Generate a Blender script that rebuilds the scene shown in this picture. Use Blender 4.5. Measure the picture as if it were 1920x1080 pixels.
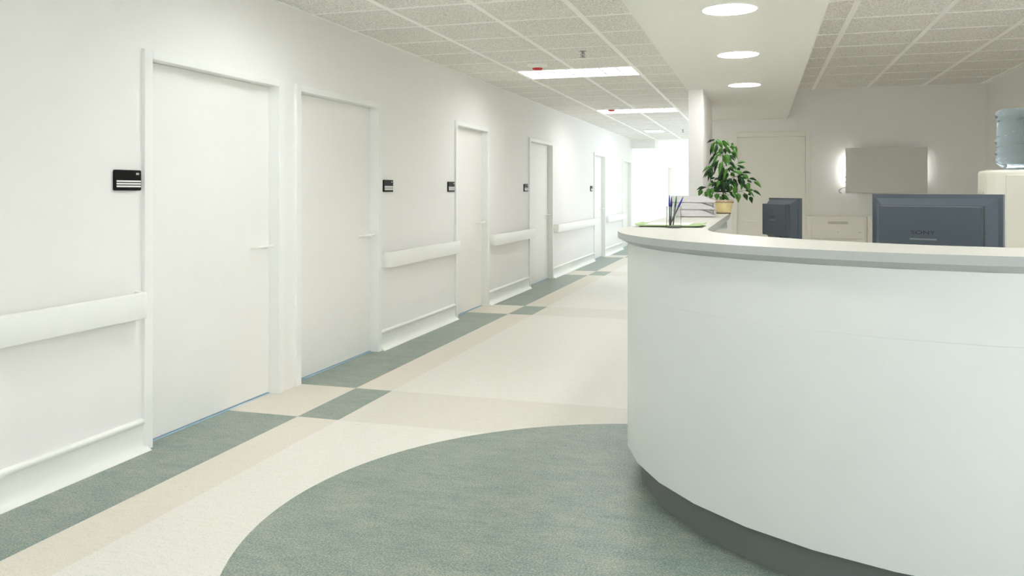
import bpy, bmesh, math, random
from mathutils import Vector, Matrix
random.seed(7)
for o in list(bpy.data.objects): bpy.data.objects.remove(o)
S = bpy.context.scene
COL = S.collection
R = math.radians

# ---------------------------------------------------------------- camera
cd = bpy.data.cameras.new('camera'); cam = bpy.data.objects.new('camera', cd); COL.objects.link(cam)
cam.location = (0, 0, 1.4); cam.rotation_euler = (R(90), 0, R(16.7466))
cd.sensor_width = 36; cd.lens = 1552/1920*36; cd.shift_y = -182/1920; cd.clip_end = 100; cd.clip_start = .02
S.camera = cam
S.cycles.max_bounces = 14; S.cycles.diffuse_bounces = 10; S.cycles.transmission_bounces = 12

# ---------------------------------------------------------------- view, world, daylight and fill
S.view_settings.view_transform = 'Standard'; S.view_settings.look = 'None'
S.view_settings.gamma = 1; S.view_settings.exposure = 1.03
w = bpy.data.worlds.new('world'); S.world = w; w.use_nodes = True
w.node_tree.nodes['Background'].inputs[0].default_value = (.86, .94, 1, 1)
w.node_tree.nodes['Background'].inputs[1].default_value = 0.6

def area(name, loc, rot, sx, sy, power, col):
    l = bpy.data.lights.new(name, 'AREA'); l.shape = 'RECTANGLE'; l.size = sx; l.size_y = sy
    l.energy = power; l.color = col
    o = bpy.data.objects.new(name, l); COL.objects.link(o); o.location = loc; o.rotation_euler = rot
    return o
FRONT_DAY = area('daylight_front', (-.3, -4.35, 1.5), (R(90), 0, 0), 5.4, 2.4, 9, (.88, .94, 1))
SIDE_DAY = area('daylight_corridor', (-.25, 17.6, 1.5), (0, R(90), 0), 2.2, 6.2, 24, (.80, .90, 1))
LOBBY_FILL = area('fill_lobby', (3.0, -.6, 1.4), (0, R(90), 0), 2.3, 5.6, 26, (.95, .97, 1))  # added fill from the unseen right side, lifts left wall and ceiling
END_DAY = area('daylight_alcove', (-6.3, 23.6, 1.4), (0, R(-90), 0), 2.4, 3.6, 110, (.86, .94, 1))

# ---------------------------------------------------------------- materials
def new_mat(name):
    m = bpy.data.materials.new(name); m.use_nodes = True
    return m, m.node_tree, m.node_tree.nodes['Principled BSDF']
def srgb(r, g, b):
    return tuple(((c/255)/12.92 if c/255 <= .04045 else ((c/255+.055)/1.055)**2.4) for c in (r, g, b)) + (1,)
def mat(name, col, rough=.5, metal=0, bump=0, bscale=60, var=0, vscale=8, spec=.5, trans=0, ior=1.45, alpha=1):
    m, nt, b = new_mat(name); N, L = nt.nodes, nt.links
    b.inputs['Roughness'].default_value = rough; b.inputs['Metallic'].default_value = metal
    b.inputs['Specular IOR Level'].default_value = spec
    b.inputs['Transmission Weight'].default_value = trans; b.inputs['IOR'].default_value = ior
    b.inputs['Alpha'].default_value = alpha
    tc = N.new('ShaderNodeTexCoord')
    n1 = N.new('ShaderNodeTexNoise'); n1.inputs['Scale'].default_value = vscale; n1.inputs['Detail'].default_value = 4
    L.new(tc.outputs['Object'], n1.inputs['Vector'])
    mx = N.new('ShaderNodeMix'); mx.data_type = 'RGBA'
    v = max(var, .012)
    mx.inputs[6].default_value = tuple(max(0, c*(1-v)) for c in col[:3])+(1,)
    mx.inputs[7].default_value = tuple(min(1, c*(1+v)) for c in col[:3])+(1,)
    L.new(n1.outputs['Fac'], mx.inputs[0]); L.new(mx.outputs[2], b.inputs['Base Color'])
    if bump:
        n2 = N.new('ShaderNodeTexNoise'); n2.inputs['Scale'].default_value = bscale; n2.inputs['Detail'].default_value = 3
        L.new(tc.outputs['Object'], n2.inputs['Vector'])
        bp = N.new('ShaderNodeBump'); bp.inputs['Strength'].default_value = bump; bp.inputs['Distance'].default_value = .002
        L.new(n2.outputs['Fac'], bp.inputs['Height']); L.new(bp.outputs[0], b.inputs['Normal'])
    return m
def emit(name, col, s):
    m, nt, b = new_mat(name)
    b.inputs['Base Color'].default_value = (.8, .8, .8, 1)
    b.inputs['Emission Color'].default_value = col; b.inputs['Emission Strength'].default_value = s
    return m

M = {}
M['wall'] = mat('wall_paint', srgb(239, 238, 235), .6, bump=.15, bscale=90)
M['wall_office'] = mat('office_wall_paint', srgb(240, 239, 236), .6, bump=.15, bscale=90)
M['trim'] = mat('white_trim_paint', srgb(240, 241, 238), .35)
M['leaf'] = mat('door_laminate', srgb(239, 238, 234), .45, bump=.08, bscale=120)
M['vinyl'] = mat('white_vinyl', srgb(240, 241, 236), .35)
M['soffit'] = mat('soffit_paint', srgb(238, 237, 232), .6)
M['grid'] = mat('ceiling_grid_paint', srgb(252, 251, 247), .4)
M['black'] = mat('black_plastic', (.004, .004, .004, 1), .45, spec=.25)
M['white_ink'] = mat('white_ink', srgb(240, 240, 235), .5)
M['top'] = mat('counter_top_laminate', srgb(198, 197, 189), .4, var=.02, vscale=30)
M['edge'] = mat('counter_edge_laminate', srgb(178, 183, 181), .35)
M['body'] = mat('desk_white_laminate', srgb(224, 228, 226), .32, bump=.03, bscale=40)
M['plinth'] = mat('grey_plinth', srgb(112, 117, 115), .4, bump=.1, bscale=50, var=.06, vscale=12)
M['mon'] = mat('blue_grey_plastic', srgb(78, 88, 97), .42, bump=.1, bscale=400)
M['mon_lt'] = mat('light_grey_plastic', srgb(130, 137, 142), .45)
M['mon_ink'] = mat('dark_engraving', srgb(38, 42, 46), .5)
M['screen'] = mat('dark_screen', (.01, .01, .012, 1), .15)
M['metal'] = mat('steel', srgb(150, 150, 145), .3, metal=1)
M['cab'] = mat('cabinet_enamel', srgb(238, 236, 228), .4)
M['recess'] = mat('cabinet_recess', srgb(205, 203, 194), .5)
M['panel'] = mat('grey_panel', srgb(214, 212, 208), .5, var=.02)
M['cooler'] = mat('cooler_plastic', srgb(226, 224, 212), .4)
M['water'] = mat('blue_bottle_plastic', srgb(198, 217, 230), .04, trans=.97, ior=1.33)
M['red'] = mat('red_lens', srgb(200, 45, 50), .35)
M['pot'] = mat('yellow_glazed_pot', srgb(234, 216, 162), .4, var=.18, vscale=25, bump=.2, bscale=60)
M['potrim'] = mat('pink_beige_rim', srgb(222, 200, 172), .5)
M['brown'] = mat('dark_brown_ceramic', srgb(70, 30, 18), .4)
M['soil'] = mat('soil', srgb(55, 42, 30), .9, bump=.8, bscale=60)
M['leafg'] = mat('green_leaf', srgb(74, 126, 46), .42, var=.45, vscale=22)
M['leafd'] = mat('dark_green_leaf', srgb(24, 62, 26), .45, var=.35, vscale=22)
M['stem'] = mat('dark_stem', srgb(48, 54, 30), .7)
M['glass'] = mat('clear_acrylic', (.93, .95, .93, 1), .04, trans=.97, ior=1.3)
M['pen_blue'] = mat('blue_pen_cap', srgb(28, 26, 140), .3)
M['pen_navy'] = mat('navy_pen_cap', srgb(22, 24, 60), .3)
M['pen_green'] = mat('green_pen_cap', srgb(34, 90, 52), .3)
M['pen_dark'] = mat('dark_pen_barrel', srgb(26, 28, 34), .3)
M['folder'] = mat('green_folder', srgb(158, 184, 126), .5)
M['paper'] = mat('white_paper', srgb(246, 246, 236), .7)
M['tray'] = mat('light_grey_tray', srgb(205, 203, 203), .45)
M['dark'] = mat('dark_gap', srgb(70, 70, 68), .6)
M['wood_seat'] = mat('work_surface_laminate', srgb(214, 210, 198), .45)
M['tube'] = emit('fluorescent_tube', (.96, .965, 1, 1), 14.0)
M['down'] = emit('downlight_lens', (.985, .98, .975, 1), 22)
M['glow'] = emit('panel_strip_light', (1, 1, 1, 1), 8)
M['glow_dim'] = emit('dim_strip_light', (1, 1, 1, 1), 2.6)
M['louver'] = mat('white_louver', srgb(246, 246, 242), .3)
M['blade'] = mat('louver_blade', srgb(205, 206, 204), .35)
M['threshold'] = mat('blue_threshold', srgb(176, 204, 222), .5)

def perf_mat():
    m, nt, b = new_mat('perforated_vent'); N, L = nt.nodes, nt.links
    tc = N.new('ShaderNodeTexCoord'); vo = N.new('ShaderNodeTexVoronoi'); vo.inputs['Scale'].default_value = 190
    vo.inputs['Randomness'].default_value = 0
    L.new(tc.outputs['Object'], vo.inputs['Vector'])
    cr = N.new('ShaderNodeValToRGB'); cr.color_ramp.elements[0].position = .45; cr.color_ramp.elements[0].color = srgb(24, 27, 28)
    cr.color_ramp.elements[1].position = .6; cr.color_ramp.elements[1].color = srgb(120, 128, 132)
    L.new(vo.outputs['Distance'], cr.inputs[0]); L.new(cr.outputs[0], b.inputs['Base Color']); b.inputs['Roughness'].default_value = .5
    return m
M['vent'] = perf_mat()

def ceiling_mat():
    m, nt, b = new_mat('acoustic_tile'); N, L = nt.nodes, nt.links
    tc = N.new('ShaderNodeTexCoord')
    n = N.new('ShaderNodeTexNoise'); n.inputs['Scale'].default_value = 75; n.inputs['Detail'].default_value = 3; n.inputs['Roughness'].default_value = .7
    L.new(tc.outputs['Object'], n.inputs['Vector'])
    cr = N.new('ShaderNodeValToRGB'); e = cr.color_ramp.elements
    e[0].position = .36; e[0].color = srgb(198, 196, 190); e[1].position = .62; e[1].color = srgb(250, 248, 243)
    L.new(n.outputs['Fac'], cr.inputs[0]); L.new(cr.outputs[0], b.inputs['Base Color']); b.inputs['Roughness'].default_value = .9
    bp = N.new('ShaderNodeBump'); bp.inputs['Strength'].default_value = .4; bp.inputs['Distance'].default_value = .002
    L.new(n.outputs['Fac'], bp.inputs['Height']); L.new(bp.outputs[0], b.inputs['Normal'])
    return m
M['tile'] = ceiling_mat()

BANDS = [(-8.9, -8.2), (-4.4, -3.7), (.05, .78), (4.538, 5.31), (9.01, 9.70), (13.53, 14.25), (17.35, 17.95), (21.9, 22.5)]
def floor_mat():
    m, nt, b = new_mat('inlaid_linoleum'); N, L = nt.nodes, nt.links
    tc = N.new('ShaderNodeTexCoord'); sp = N.new('ShaderNodeSeparateXYZ'); L.new(tc.outputs['Object'], sp.inputs[0])
    def mth(op, a, c=None, cl=False):
        n = N.new('ShaderNodeMath'); n.operation = op; n.use_clamp = cl
        for i, v in enumerate((a, c)):
            if v is None: continue
            if isinstance(v, (int, float)): n.inputs[i].default_value = v
            else: L.new(v, n.inputs[i])
        return n.outputs[0]
    X, Y = sp.outputs[0], sp.outputs[1]
    band = None
    for a, c in BANDS:
        t = mth('MULTIPLY', mth('GREATER_THAN', Y, a), mth('LESS_THAN', Y, c))
        band = t if band is None else mth('ADD', band, t)
    nband = mth('SUBTRACT', 1, band)
    s1 = mth('LESS_THAN', X, -2.755)
    s12 = mth('LESS_THAN', X, -2.475)
    s2 = mth('SUBTRACT', s12, s1)
    main = mth('SUBTRACT', 1, s12)
    dx = mth('ADD', X, .321); dy = mth('SUBTRACT', Y, 3.301)
    circ = mth('LESS_THAN', mth('ADD', mth('MULTIPLY', dx, dx), mth('MULTIPLY', dy, dy)), 1.723**2)
    green = mth('MAXIMUM', circ, mth('ADD', mth('MULTIPLY', s1, nband), mth('MULTIPLY', s2, band)))
    tan = mth('ADD', mth('MULTIPLY', s1, band), mth('MULTIPLY', s2, nband))
    bm_ = mth('MULTIPLY', main, band)
    def noise(scale, det, vecscale=None, rough=.6):
        n = N.new('ShaderNodeTexNoise'); n.inputs['Scale'].default_value = scale; n.inputs['Detail'].default_value = det
        n.inputs['Roughness'].default_value = rough
        if vecscale:
            mp = N.new('ShaderNodeMapping'); mp.inputs['Scale'].default_value = vecscale
            L.new(tc.outputs['Object'], mp.inputs[0]); L.new(mp.outputs[0], n.inputs['Vector'])
        else: L.new(tc.outputs['Object'], n.inputs['Vector'])
        return n.outputs['Fac']
    def ramp(f, stops):
        cr = N.new('ShaderNodeValToRGB'); e = cr.color_ramp.elements
        while len(e) < len(stops): e.new(.5)
        for i, (p, c) in enumerate(stops): e[i].position = p; e[i].color = c
        L.new(f, cr.inputs[0]); return cr.outputs[0]
    def mix(f, a, c, mode='MIX'):
        n = N.new('ShaderNodeMix'); n.data_type = 'RGBA'; n.blend_type = mode
        for i, v in ((0, f), (6, a), (7, c)):
            if isinstance(v, (int, float, tuple)): n.inputs[i].default_value = v
            else: L.new(v, n.inputs[i])
        return n.outputs[2]
    streak = noise(4.2, 8, (1.0, 1.9, 1), .74)
    grain = noise(120, 3, None, .7)
    mot = noise(14, 5, (1, 2.0, 1), .65)
    gcol = ramp(streak, [(.34, srgb(74, 102, 104)), (.45, srgb(112, 134, 126)), (.55, srgb(136, 152, 140)), (.68, srgb(178, 174, 154))])
    gcol = mix(.38, gcol, ramp(mot, [(.33, srgb(74, 106, 110)), (.5, srgb(130, 148, 138)), (.68, srgb(178, 172, 154))]))
    gcol = mix(.46, gcol, ramp(grain, [(.36, srgb(64, 88, 90)), (.5, srgb(132, 148, 138)), (.64, srgb(208, 204, 184))]))
    speck = ramp(grain, [(.30, (.72, .71, .68, 1)), (.44, (.94, .935, .92, 1)), (.62, (1, 1, 1, 1))])
    fleck = ramp(noise(22, 4, (.5, 2.5, 1), .7), [(.27, (.55, .55, .53, 1)), (.33, (.93, .93, .92, 1)), (.5, (1, 1, 1, 1))])
    base = mix(bm_, srgb(231, 229, 222), srgb(222, 218, 208))
    base = mix(tan, base, srgb(225, 219, 206))
    base = mix(1.0, base, speck, 'MULTIPLY'); base = mix(1.0, base, fleck, 'MULTIPLY')
    col = mix(green, base, gcol)
    L.new(col, b.inputs['Base Color'])
    b.inputs['Roughness'].default_value = .34; b.inputs['Specular IOR Level'].default_value = .45
    bp = N.new('ShaderNodeBump'); bp.inputs['Strength'].default_value = .25; bp.inputs['Distance'].default_value = .0015
    L.new(grain, bp.inputs['Height']); L.new(bp.outputs[0], b.inputs['Normal'])
    return m
M['floor'] = floor_mat()

# ---------------------------------------------------------------- mesh helpers
def box(bm, x0, x1, y0, y1, z0, z1, mi=0):
    v = [bm.verts.new(p) for p in ((x0,y0,z0),(x1,y0,z0),(x1,y1,z0),(x0,y1,z0),(x0,y0,z1),(x1,y0,z1),(x1,y1,z1),(x0,y1,z1))]
    for f in ((0,3,2,1),(4,5,6,7),(0,1,5,4),(1,2,6,5),(2,3,7,6),(3,0,4,7)):
        bm.faces.new([v[i] for i in f]).material_index = mi
    return v
def obj(name, bm, m, parent=None, smooth=False, bevel=0, segs=2):
    bmesh.ops.recalc_face_normals(bm, faces=bm.faces)
    me = bpy.data.meshes.new(name); bm.to_mesh(me); bm.free()
    for x in (m if isinstance(m, (list, tuple)) else [m]): me.materials.append(M[x])
    if smooth:
        for p in me.polygons: p.use_smooth = True
        if smooth != 'full':
            me.set_sharp_from_angle(angle=R(smooth if isinstance(smooth, (int, float)) and smooth is not True else 35))
    o = bpy.data.objects.new(name, me); COL.objects.link(o)
    if parent: o.parent = parent
    if bevel:
        md = o.modifiers.new('bevel', 'BEVEL'); md.width = bevel; md.segments = segs; md.limit_method = 'ANGLE'
        md.harden_normals = False
    return o
def bx(name, dims, m, parent=None, bevel=0, **k):
    bm = bmesh.new(); box(bm, *dims); return obj(name, bm, m, parent, bevel=bevel, **k)
def lathe(bm, prof, seg=32, c=(0,0,0), mi=0, cap=True):
    rings = []
    for r, z in prof:
        rings.append([bm.verts.new((c[0]+r*math.cos(2*math.pi*i/seg), c[1]+r*math.sin(2*math.pi*i/seg), c[2]+z)) for i in range(seg)])
    for a, b in zip(rings, rings[1:]):
        for i in range(seg):
            bm.faces.new([a[i], a[(i+1)%seg], b[(i+1)%seg], b[i]]).material_index = mi
    if cap:
        if prof[0][0] > 1e-5: bm.faces.new(rings[0][::-1]).material_index = mi
        if prof[-1][0] > 1e-5: bm.faces.new(rings[-1]).material_index = mi
def tube(bm, pts, r, seg=10, mi=0, caps=True):
    pts = [Vector(p) for p in pts]; rs = r if isinstance(r, (list, tuple)) else [r]*len(pts)
    rings = []; up = None
    for i, p in enumerate(pts):
        t = (pts[min(i+1, len(pts)-1)]-pts[max(i-1, 0)]).normalized()
        if up is None: up = Vector((0,0,1)) if abs(t.z) < .9 else Vector((1,0,0))
        a = (up - t*up.dot(t)).normalized(); b = t.cross(a); up = a
        rings.append([bm.verts.new(p+(a*math.cos(2*math.pi*k/seg)+b*math.sin(2*math.pi*k/seg))*rs[i]) for k in range(seg)])
    for a, b in zip(rings, rings[1:]):
        for k in range(seg): bm.faces.new([a[k], a[(k+1)%seg], b[(k+1)%seg], b[k]]).material_index = mi
    if caps:
        bm.faces.new(rings[0][::-1]).material_index = mi; bm.faces.new(rings[-1]).material_index = mi
def sweep_y(bm, prof, y0, y1):      # prof: closed list of (x, z)
    a = [bm.verts.new((x, y0, z)) for x, z in prof]; b = [bm.verts.new((x, y1, z)) for x, z in prof]
    n = len(prof)
    for i in range(n): bm.faces.new([a[i], a[(i+1)%n], b[(i+1)%n], b[i]])
    bm.faces.new(a[::-1]); bm.faces.new(b)
def loft(bm, A, B, mi=0, close=False):
    n = len(A)
    for i in range(n if close else n-1):
        j = (i+1) % n
        bm.faces.new([A[i], A[j], B[j], B[i]]).material_index = mi
def tag(o, label=None, cat=None, group=None, kind=None):
    if label: o['label'] = label
    if cat: o['category'] = cat
    if group: o['group'] = group
    if kind: o['kind'] = kind
    return o
def empty(name, loc, rz=0):
    o = bpy.data.objects.new(name, None); COL.objects.link(o); o.location = loc; o.rotation_euler = (0, 0, rz)
    o.empty_display_size = .05
    return o
def dup(root, loc=None, rz=None):
    def rec(o, par):
        c = o.copy(); COL.objects.link(c); c.parent = par
        for ch in [q for q in SNAP if q.parent == o]: rec(ch, c)
        return c
    SNAP = list(bpy.data.objects)
    r = rec(root, None)
    if loc is not None: r.location = loc
    if rz is not None: r.rotation_euler = (0, 0, rz)
    return r
def struct(o): o['kind'] = 'structure'; return o

# ================================================================ THE SETTING
CZ = 2.71; WX = -3.2; YB = -4.2; YE = 25.7; OY = 11.33; RX = 2.63
bm = bmesh.new(); box(bm, -6.2, 2.8, YB, YE+.1, -.1, 0); struct(obj('floor', bm, 'floor'))

# doors in the left wall: (y0 outer, y1 outer)
DW = [(3.70, 5.062), (5.225, 6.61), (8.455, 9.61), (11.46, 12.88), (16.28, 17.52), (19.83, 21.18)]
FZ = 2.17; FW = .062
bm = bmesh.new()
ys = [YB] + [v for a, b in DW for v in (a+.02, b-.02)] + [21.5]
for i in range(0, len(ys), 2): box(bm, WX-.16, WX, ys[i], ys[i+1], 0, CZ)
for a, b in DW: box(bm, WX-.16, WX, a+.02, b-.02, FZ-.02, CZ)
struct(obj('wall_left', bm, 'wall'))
# alcove at the end of the corridor
bm = bmesh.new(); box(bm, -6.2, WX-.161, 21.34, 21.5, 0, CZ); struct(obj('wall_alcove', bm, 'wall'))
bm = bmesh.new()
box(bm, -6.2, -6.05, 21.5, 21.9, 0, CZ); box(bm, -6.2, -6.05, 25.3, YE, 0, CZ)
box(bm, -6.2, -6.05, 21.9, 25.3, 0, .25); box(bm, -6.2, -6.05, 21.9, 25.3, 2.55, CZ); struct(obj('wall_window', bm, 'wall'))
def window(name, axis, p, a0, a1, z0, z1, n):
    e = empty(name, (p, a0, z0) if axis == 'x' else (a0, p, z0)); struct(e)
    bm = bmesh.new()
    L_ = a1-a0; H = z1-z0
    def b_(u0, u1, v0, v1):
        if axis == 'x': box(bm, -.03, .03, u0, u1, v0, v1)
        else: box(bm, u0, u1, -.03, .03, v0, v1)
    b_(0, L_, 0, .05); b_(0, L_, H-.05, H)
    for i in range(n+1):
        c = L_*i/n; c = min(max(c, .025), L_-.025); b_(c-.025, c+.025, .05, H-.05)
    obj('window_frame', bm, 'trim', e)
window('window_1', 'x', -6.12, 21.9, 25.3, .25, 2.55, 3)
# end wall with its door opening
ex0, ex1 = -2.76, -1.62
bm = bmesh.new()
box(bm, -6.2, ex0, YE, YE+.15, 0, CZ); box(bm, ex1, -.5, YE, YE+.15, 0, CZ); box(bm, ex0, ex1, YE, YE+.15, 2.14, CZ)
struct(obj('wall_end', bm, 'wall'))
# wall on the right of the corridor beyond the office, with a long window
bm = bmesh.new()
cx0, cx1 = -.66, -.5
box(bm, cx0, cx1, OY+.15, 14.5, 0, CZ); box(bm, cx0, cx1, 20.8, YE, 0, CZ)
box(bm, cx0, cx1, 14.5, 20.8, 0, .4); box(bm, cx0, cx1, 14.5, 20.8, 2.6, CZ)
struct(obj('wall_corridor', bm, 'wall'))
window('window_2', 'x', -.58, 14.5, 20.8, .4, 2.6, 5)
# office back wall with door opening
bx0, bx1 = -.345, .592
bm = bmesh.new()
box(bm, -.66, bx0, OY, OY+.15, 0, CZ); box(bm, bx1, RX, OY, OY+.15, 0, CZ); box(bm, bx0, bx1, OY, OY+.15, FZ-.02, CZ)
struct(obj('wall_back', bm, 'wall_office'))
bm = bmesh.new(); box(bm, RX, RX+.15, 2.4, OY+.15, 0, CZ); box(bm, RX, RX+.15, YB, -3.6, 0, CZ)
box(bm, RX, RX+.15, -3.6, 2.4, 0, .25); box(bm, RX, RX+.15, -3.6, 2.4, 2.6, CZ); struct(obj('wall_right', bm, 'wall_office'))
window('fill_window', 'x', RX+.08, -3.6, 2.4, .25, 2.6, 4)  # unseen window added as an opening for the lobby fill light
bm = bmesh.new(); box(bm, -.645, -.515, 7.83, 9.37, 0, 2.339); struct(obj('wall_column', bm, 'wall'))
# wall behind the camera, with the entrance glazing
bm = bmesh.new()
box(bm, WX, -3.0, YB-.1, YB, 0, CZ); box(bm, 2.4, RX, YB-.1, YB, 0, CZ); box(bm, -3.0, 2.4, YB-.1, YB, 0, .3); box(bm, -3.0, 2.4, YB-.1, YB, 2.6, CZ)
struct(obj('wall_front', bm, 'wall'))
window('window_3', 'y', YB-.05, -3.0, 2.4, .3, 2.6, 4)

# ceiling: a plane cut into cells, missing the lamp cells
GX = [-2.57+.642*k for k in range(9)]; GY0 = 8.69-.648*19
GY = [GY0+.648*k for k in range(40)]
GY = [y for y in GY if y < 21.1]
TRO = [-.382, 4.154, 8.69, 13.226]           # y of the lamp cells
xs = [WX] + GX + [RX]; yy = [YB] + GY + [21.2]
bm = bmesh.new()
def cq(x0, x1, y0, y1, z):
    v = [bm.verts.new(p) for p in ((x0,y0,z),(x0,y1,z),(x1,y1,z),(x1,y0,z))]; bm.faces.new(v)
for i in range(len(xs)-1):
    for j in range(len(yy)-1):
        if i in (1, 2) and any(abs(yy[j]-t) < .02 for t in TRO): continue
        if i in (7, 8) and (abs(yy[j]-5.45) < .02 or abs(yy[j]-2.858) < .02): continue
        if xs[i] > -.65 and yy[j] > OY+.1: continue
        cq(xs[i], xs[i+1], yy[j], yy[j+1], CZ)
struct(obj('ceiling', bm, 'tile'))
bm = bmesh.new(); box(bm, -6.2, 2.8, YB-.1, YE+.15, CZ+.16, CZ+.26); struct(obj('ceiling_slab', bm, 'soffit'))
bm = bmesh.new(); box(bm, -6.2, -.5, 21.2, YE+.15, CZ-.001, CZ+.05); struct(obj('ceiling_plaster', bm, 'wall'))
bm = bmesh.new(); box(bm, WX, -2.58, 21.2, 21.9, 2.49, CZ-.002); struct(obj('ceiling_bulkhead', bm, 'wall'))
# T-bar grid
bm = bmesh.new(); g = .021
for x in GX:
    y1 = 21.2 if x < -.64 else OY
    segs = [(YB, y1)]
    if abs(x+1.928) < .01:
        segs = []; y = YB
        for t in TRO: segs.append((y, t)); y = t+.648
        segs.append((y, y1))
    if -.66 < x < .32: continue
    for a, b in segs: box(bm, x-g, x+g, a, b, CZ-.005, CZ+.002)
for y in GY:
    box(bm, WX, -.66, y-.011, y+.011, CZ-.0042, CZ+.002)
    if y < OY: box(bm, .325, RX, y-.011, y+.011, CZ-.0042, CZ+.002)
box(bm, WX, WX+.018, YB, 21.2, CZ-.004, CZ+.002)
box(bm, RX-.022, RX, YB, OY, CZ-.006, CZ+.002)
struct(obj('trim_1', bm, 'grid'))
# lowered soffit over the counter
bm = bmesh.new(); box(bm, -.66, .325, YB, OY, 2.34, CZ-.001); struct(obj('ceiling_soffit', bm, 'soffit'))

# ---------------------------------------------------------------- doors
def lever(parent, x, y, z, s=1):
    """white lever on a door leaf facing +x"""
    bm = bmesh.new()
    lathe(bm, [(.001, 0), (.001, .001)], 8, (x, y, z-.012))
    tube(bm, [(x+.004, y, z-.012), (x+.03, y, z-.012), (x+.052, y, z), (x+.056, y, z)], .0085, 10)
    pts = [(x+.056, y+.055, z+.001), (x+.056, y, z), (x+.056, y-.07, z-.002), (x+.054, y-.105, z-.003), (x+.046, y-.118, z-.003)]
    tube(bm, pts, [.009, .0095, .009, .0085, .007], 12)
    tube(bm, [(x+.05, y-.118, z-.003), (x+.02, y-.122, z-.006), (x+.001, y-.122, z-.008)], .006, 8)
    return obj('door_handle', bm, 'vinyl', parent, smooth=40)
for i, (a, b) in enumerate(DW):
    e = empty('door_%d' % (i+1), (WX, a, 0)); struct(e)
    W_ = b-a; bm = bmesh.new()
    x0, x1 = -.14, .022
    box(bm, x0, x1, 0, FW, 0, FZ); box(bm, x0, x1, W_-FW, W_, 0, FZ); box(bm, x0, x1, FW, W_-FW, FZ-.05, FZ)
    obj('door_frame', bm, 'trim', e, bevel=.003)
    bm = bmesh.new(); box(bm, -.10, -.062, FW+.002, W_-FW-.002, .012, FZ-.052)
    obj('door_leaf', bm, 'leaf', e)
    bm = bmesh.new(); box(bm, -.13, -.055, FW, W_-FW, .0, .006); obj('threshold', bm, 'threshold', e)
    lever(e, -.062, W_-FW-.085, 1.025)
# office back door (faces -y)
e = empty('door_7', (bx0-.02, OY, 0)); struct(e); W_ = bx1-bx0+.04
bm = bmesh.new()
box(bm, 0, .062, -.02, .14, 0, FZ); box(bm, W_-.062, W_, -.02, .14, 0, FZ); box(bm, .062, W_-.062, -.02, .14, FZ-.062, FZ)
obj('door_frame', bm, 'cab', e, bevel=.003)
bm = bmesh.new(); box(bm, .064, W_-.064, .012, .055, .01, FZ-.064); obj('door_leaf', bm, 'cab', e)
bm = bmesh.new()
tube(bm, [(.125, .012, 1.0), (.125, -.03, 1.0)], .009, 8); tube(bm, [(.105, -.035, 1.0), (.29, -.035, 1.0)], .009, 8); tube(bm, [(.28, .012, 1.0), (.28, -.035, 1.0)], .007, 8)
obj('door_handle', bm, 'vinyl', e, smooth=40)
# door in the end wall
e = empty('door_8', (ex0, YE, 0)); struct(e); W_ = ex1-ex0
bm = bmesh.new()
box(bm, 0, .03, .0, .14, 0, 2.14); box(bm, W_-.03, W_, .0, .14, 0, 2.14); box(bm, .03, W_-.03, .0, .14, 2.11, 2.14)
obj('door_frame', bm, 'trim', e)
bm = bmesh.new(); box(bm, .032, W_-.032, .09, .13, .01, 2.108); obj('door_leaf', bm, 'leaf', e)
bm = bmesh.new(); tube(bm, [(.12, .09, 1.03), (.12, .05, 1.03), (.23, .04, 1.03)], .009, 8); obj('door_handle', bm, 'vinyl', e, smooth=40)

# ---------------------------------------------------------------- baseboards
prof = [(0, .0), (.050, .0), (.050, .003), (.030, .014), (.016, .032), (.010, .058), (.009, .135), (.013, .142), (.019, .150), (.0205, .158), (.018, .166), (.010, .172), (0, .174)]
for i, (a, b) in enumerate([(YB, 3.70), (6.61, 8.455), (9.61, 11.46), (12.88, 16.28), (17.52, 19.83)]):
    bm = bmesh.new(); sweep_y(bm, [(WX+x, z) for x, z in prof], a+.0, b+(.02 if i != 3 else .02))
    struct(obj('baseboard_left', bm, 'vinyl', smooth=50))

# ================================================================ THINGS
# ---------------------------------------------------------------- handrails
def handrail(y0, y1, label):
    e = empty('handrail', (WX, y0, .725)); L_ = y1-y0; H = .137
    path = []
    r = .055; d = .088
    path.append((0, 0)); 
    for k in range(9):
        t = math.pi/2*k/8; path.append((d-r+r*math.sin(t), r-r*math.cos(t)))
    for k in range(9):
        t = math.pi/2*k/8; path.append((d-r+r*math.cos(t), L_-r+r*math.sin(t)))
    path.append((0, L_))
    # section: thin shell with rounded top & bottom lips
    bm = bmesh.new(); th = .012
    sec = [(0, .008), (0, H-.008), (-.003, H-.002), (-.009, H), (-.03, H), (-.03, H-.008), (-th, H-.012), (-th, .012), (-.03, .008), (-.03, 0), (-.009, 0), (-.003, .002)]
    n = len(path); rings = []
    for i, (px, py) in enumerate(path):
        a = Vector(path[max(i-1, 0)]); b = Vector(path[min(i+1, n-1)]); t = (b-a).normalized()
        if i == 0: t = Vector((1, 0))
        if i == n-1: t = Vector((-1, 0))
        nx, ny = t.y, -t.x
        rings.append([bm.verts.new((max(0, px+s*nx), py+s*ny, z)) for s, z in sec])
    for a, b in zip(rings, rings[1:]):
        for k in range(len(sec)): bm.faces.new([a[k], a[(k+1)%len(sec)], b[(k+1)%len(sec)], b[k]])
    bm.faces.new(rings[0]); bm.faces.new(rings[-1][::-1])
    obj('rail', bm, 'vinyl', e, smooth=40)
    for f in ([.12, .5, .88] if L_ < 4 else [.05, .25, .45, .65, .85, .97]):
        bm = bmesh.new(); box(bm, 0, d-.012, L_*f-.02, L_*f+.02, .04, H-.035); obj('bracket', bm, 'vinyl', e)
    tag(e, label, 'handrail', 'wall handrails between the doors')
handrail(-3.4, 3.675, 'white wall handrail in the left foreground, ending at the nearest door')
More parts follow.
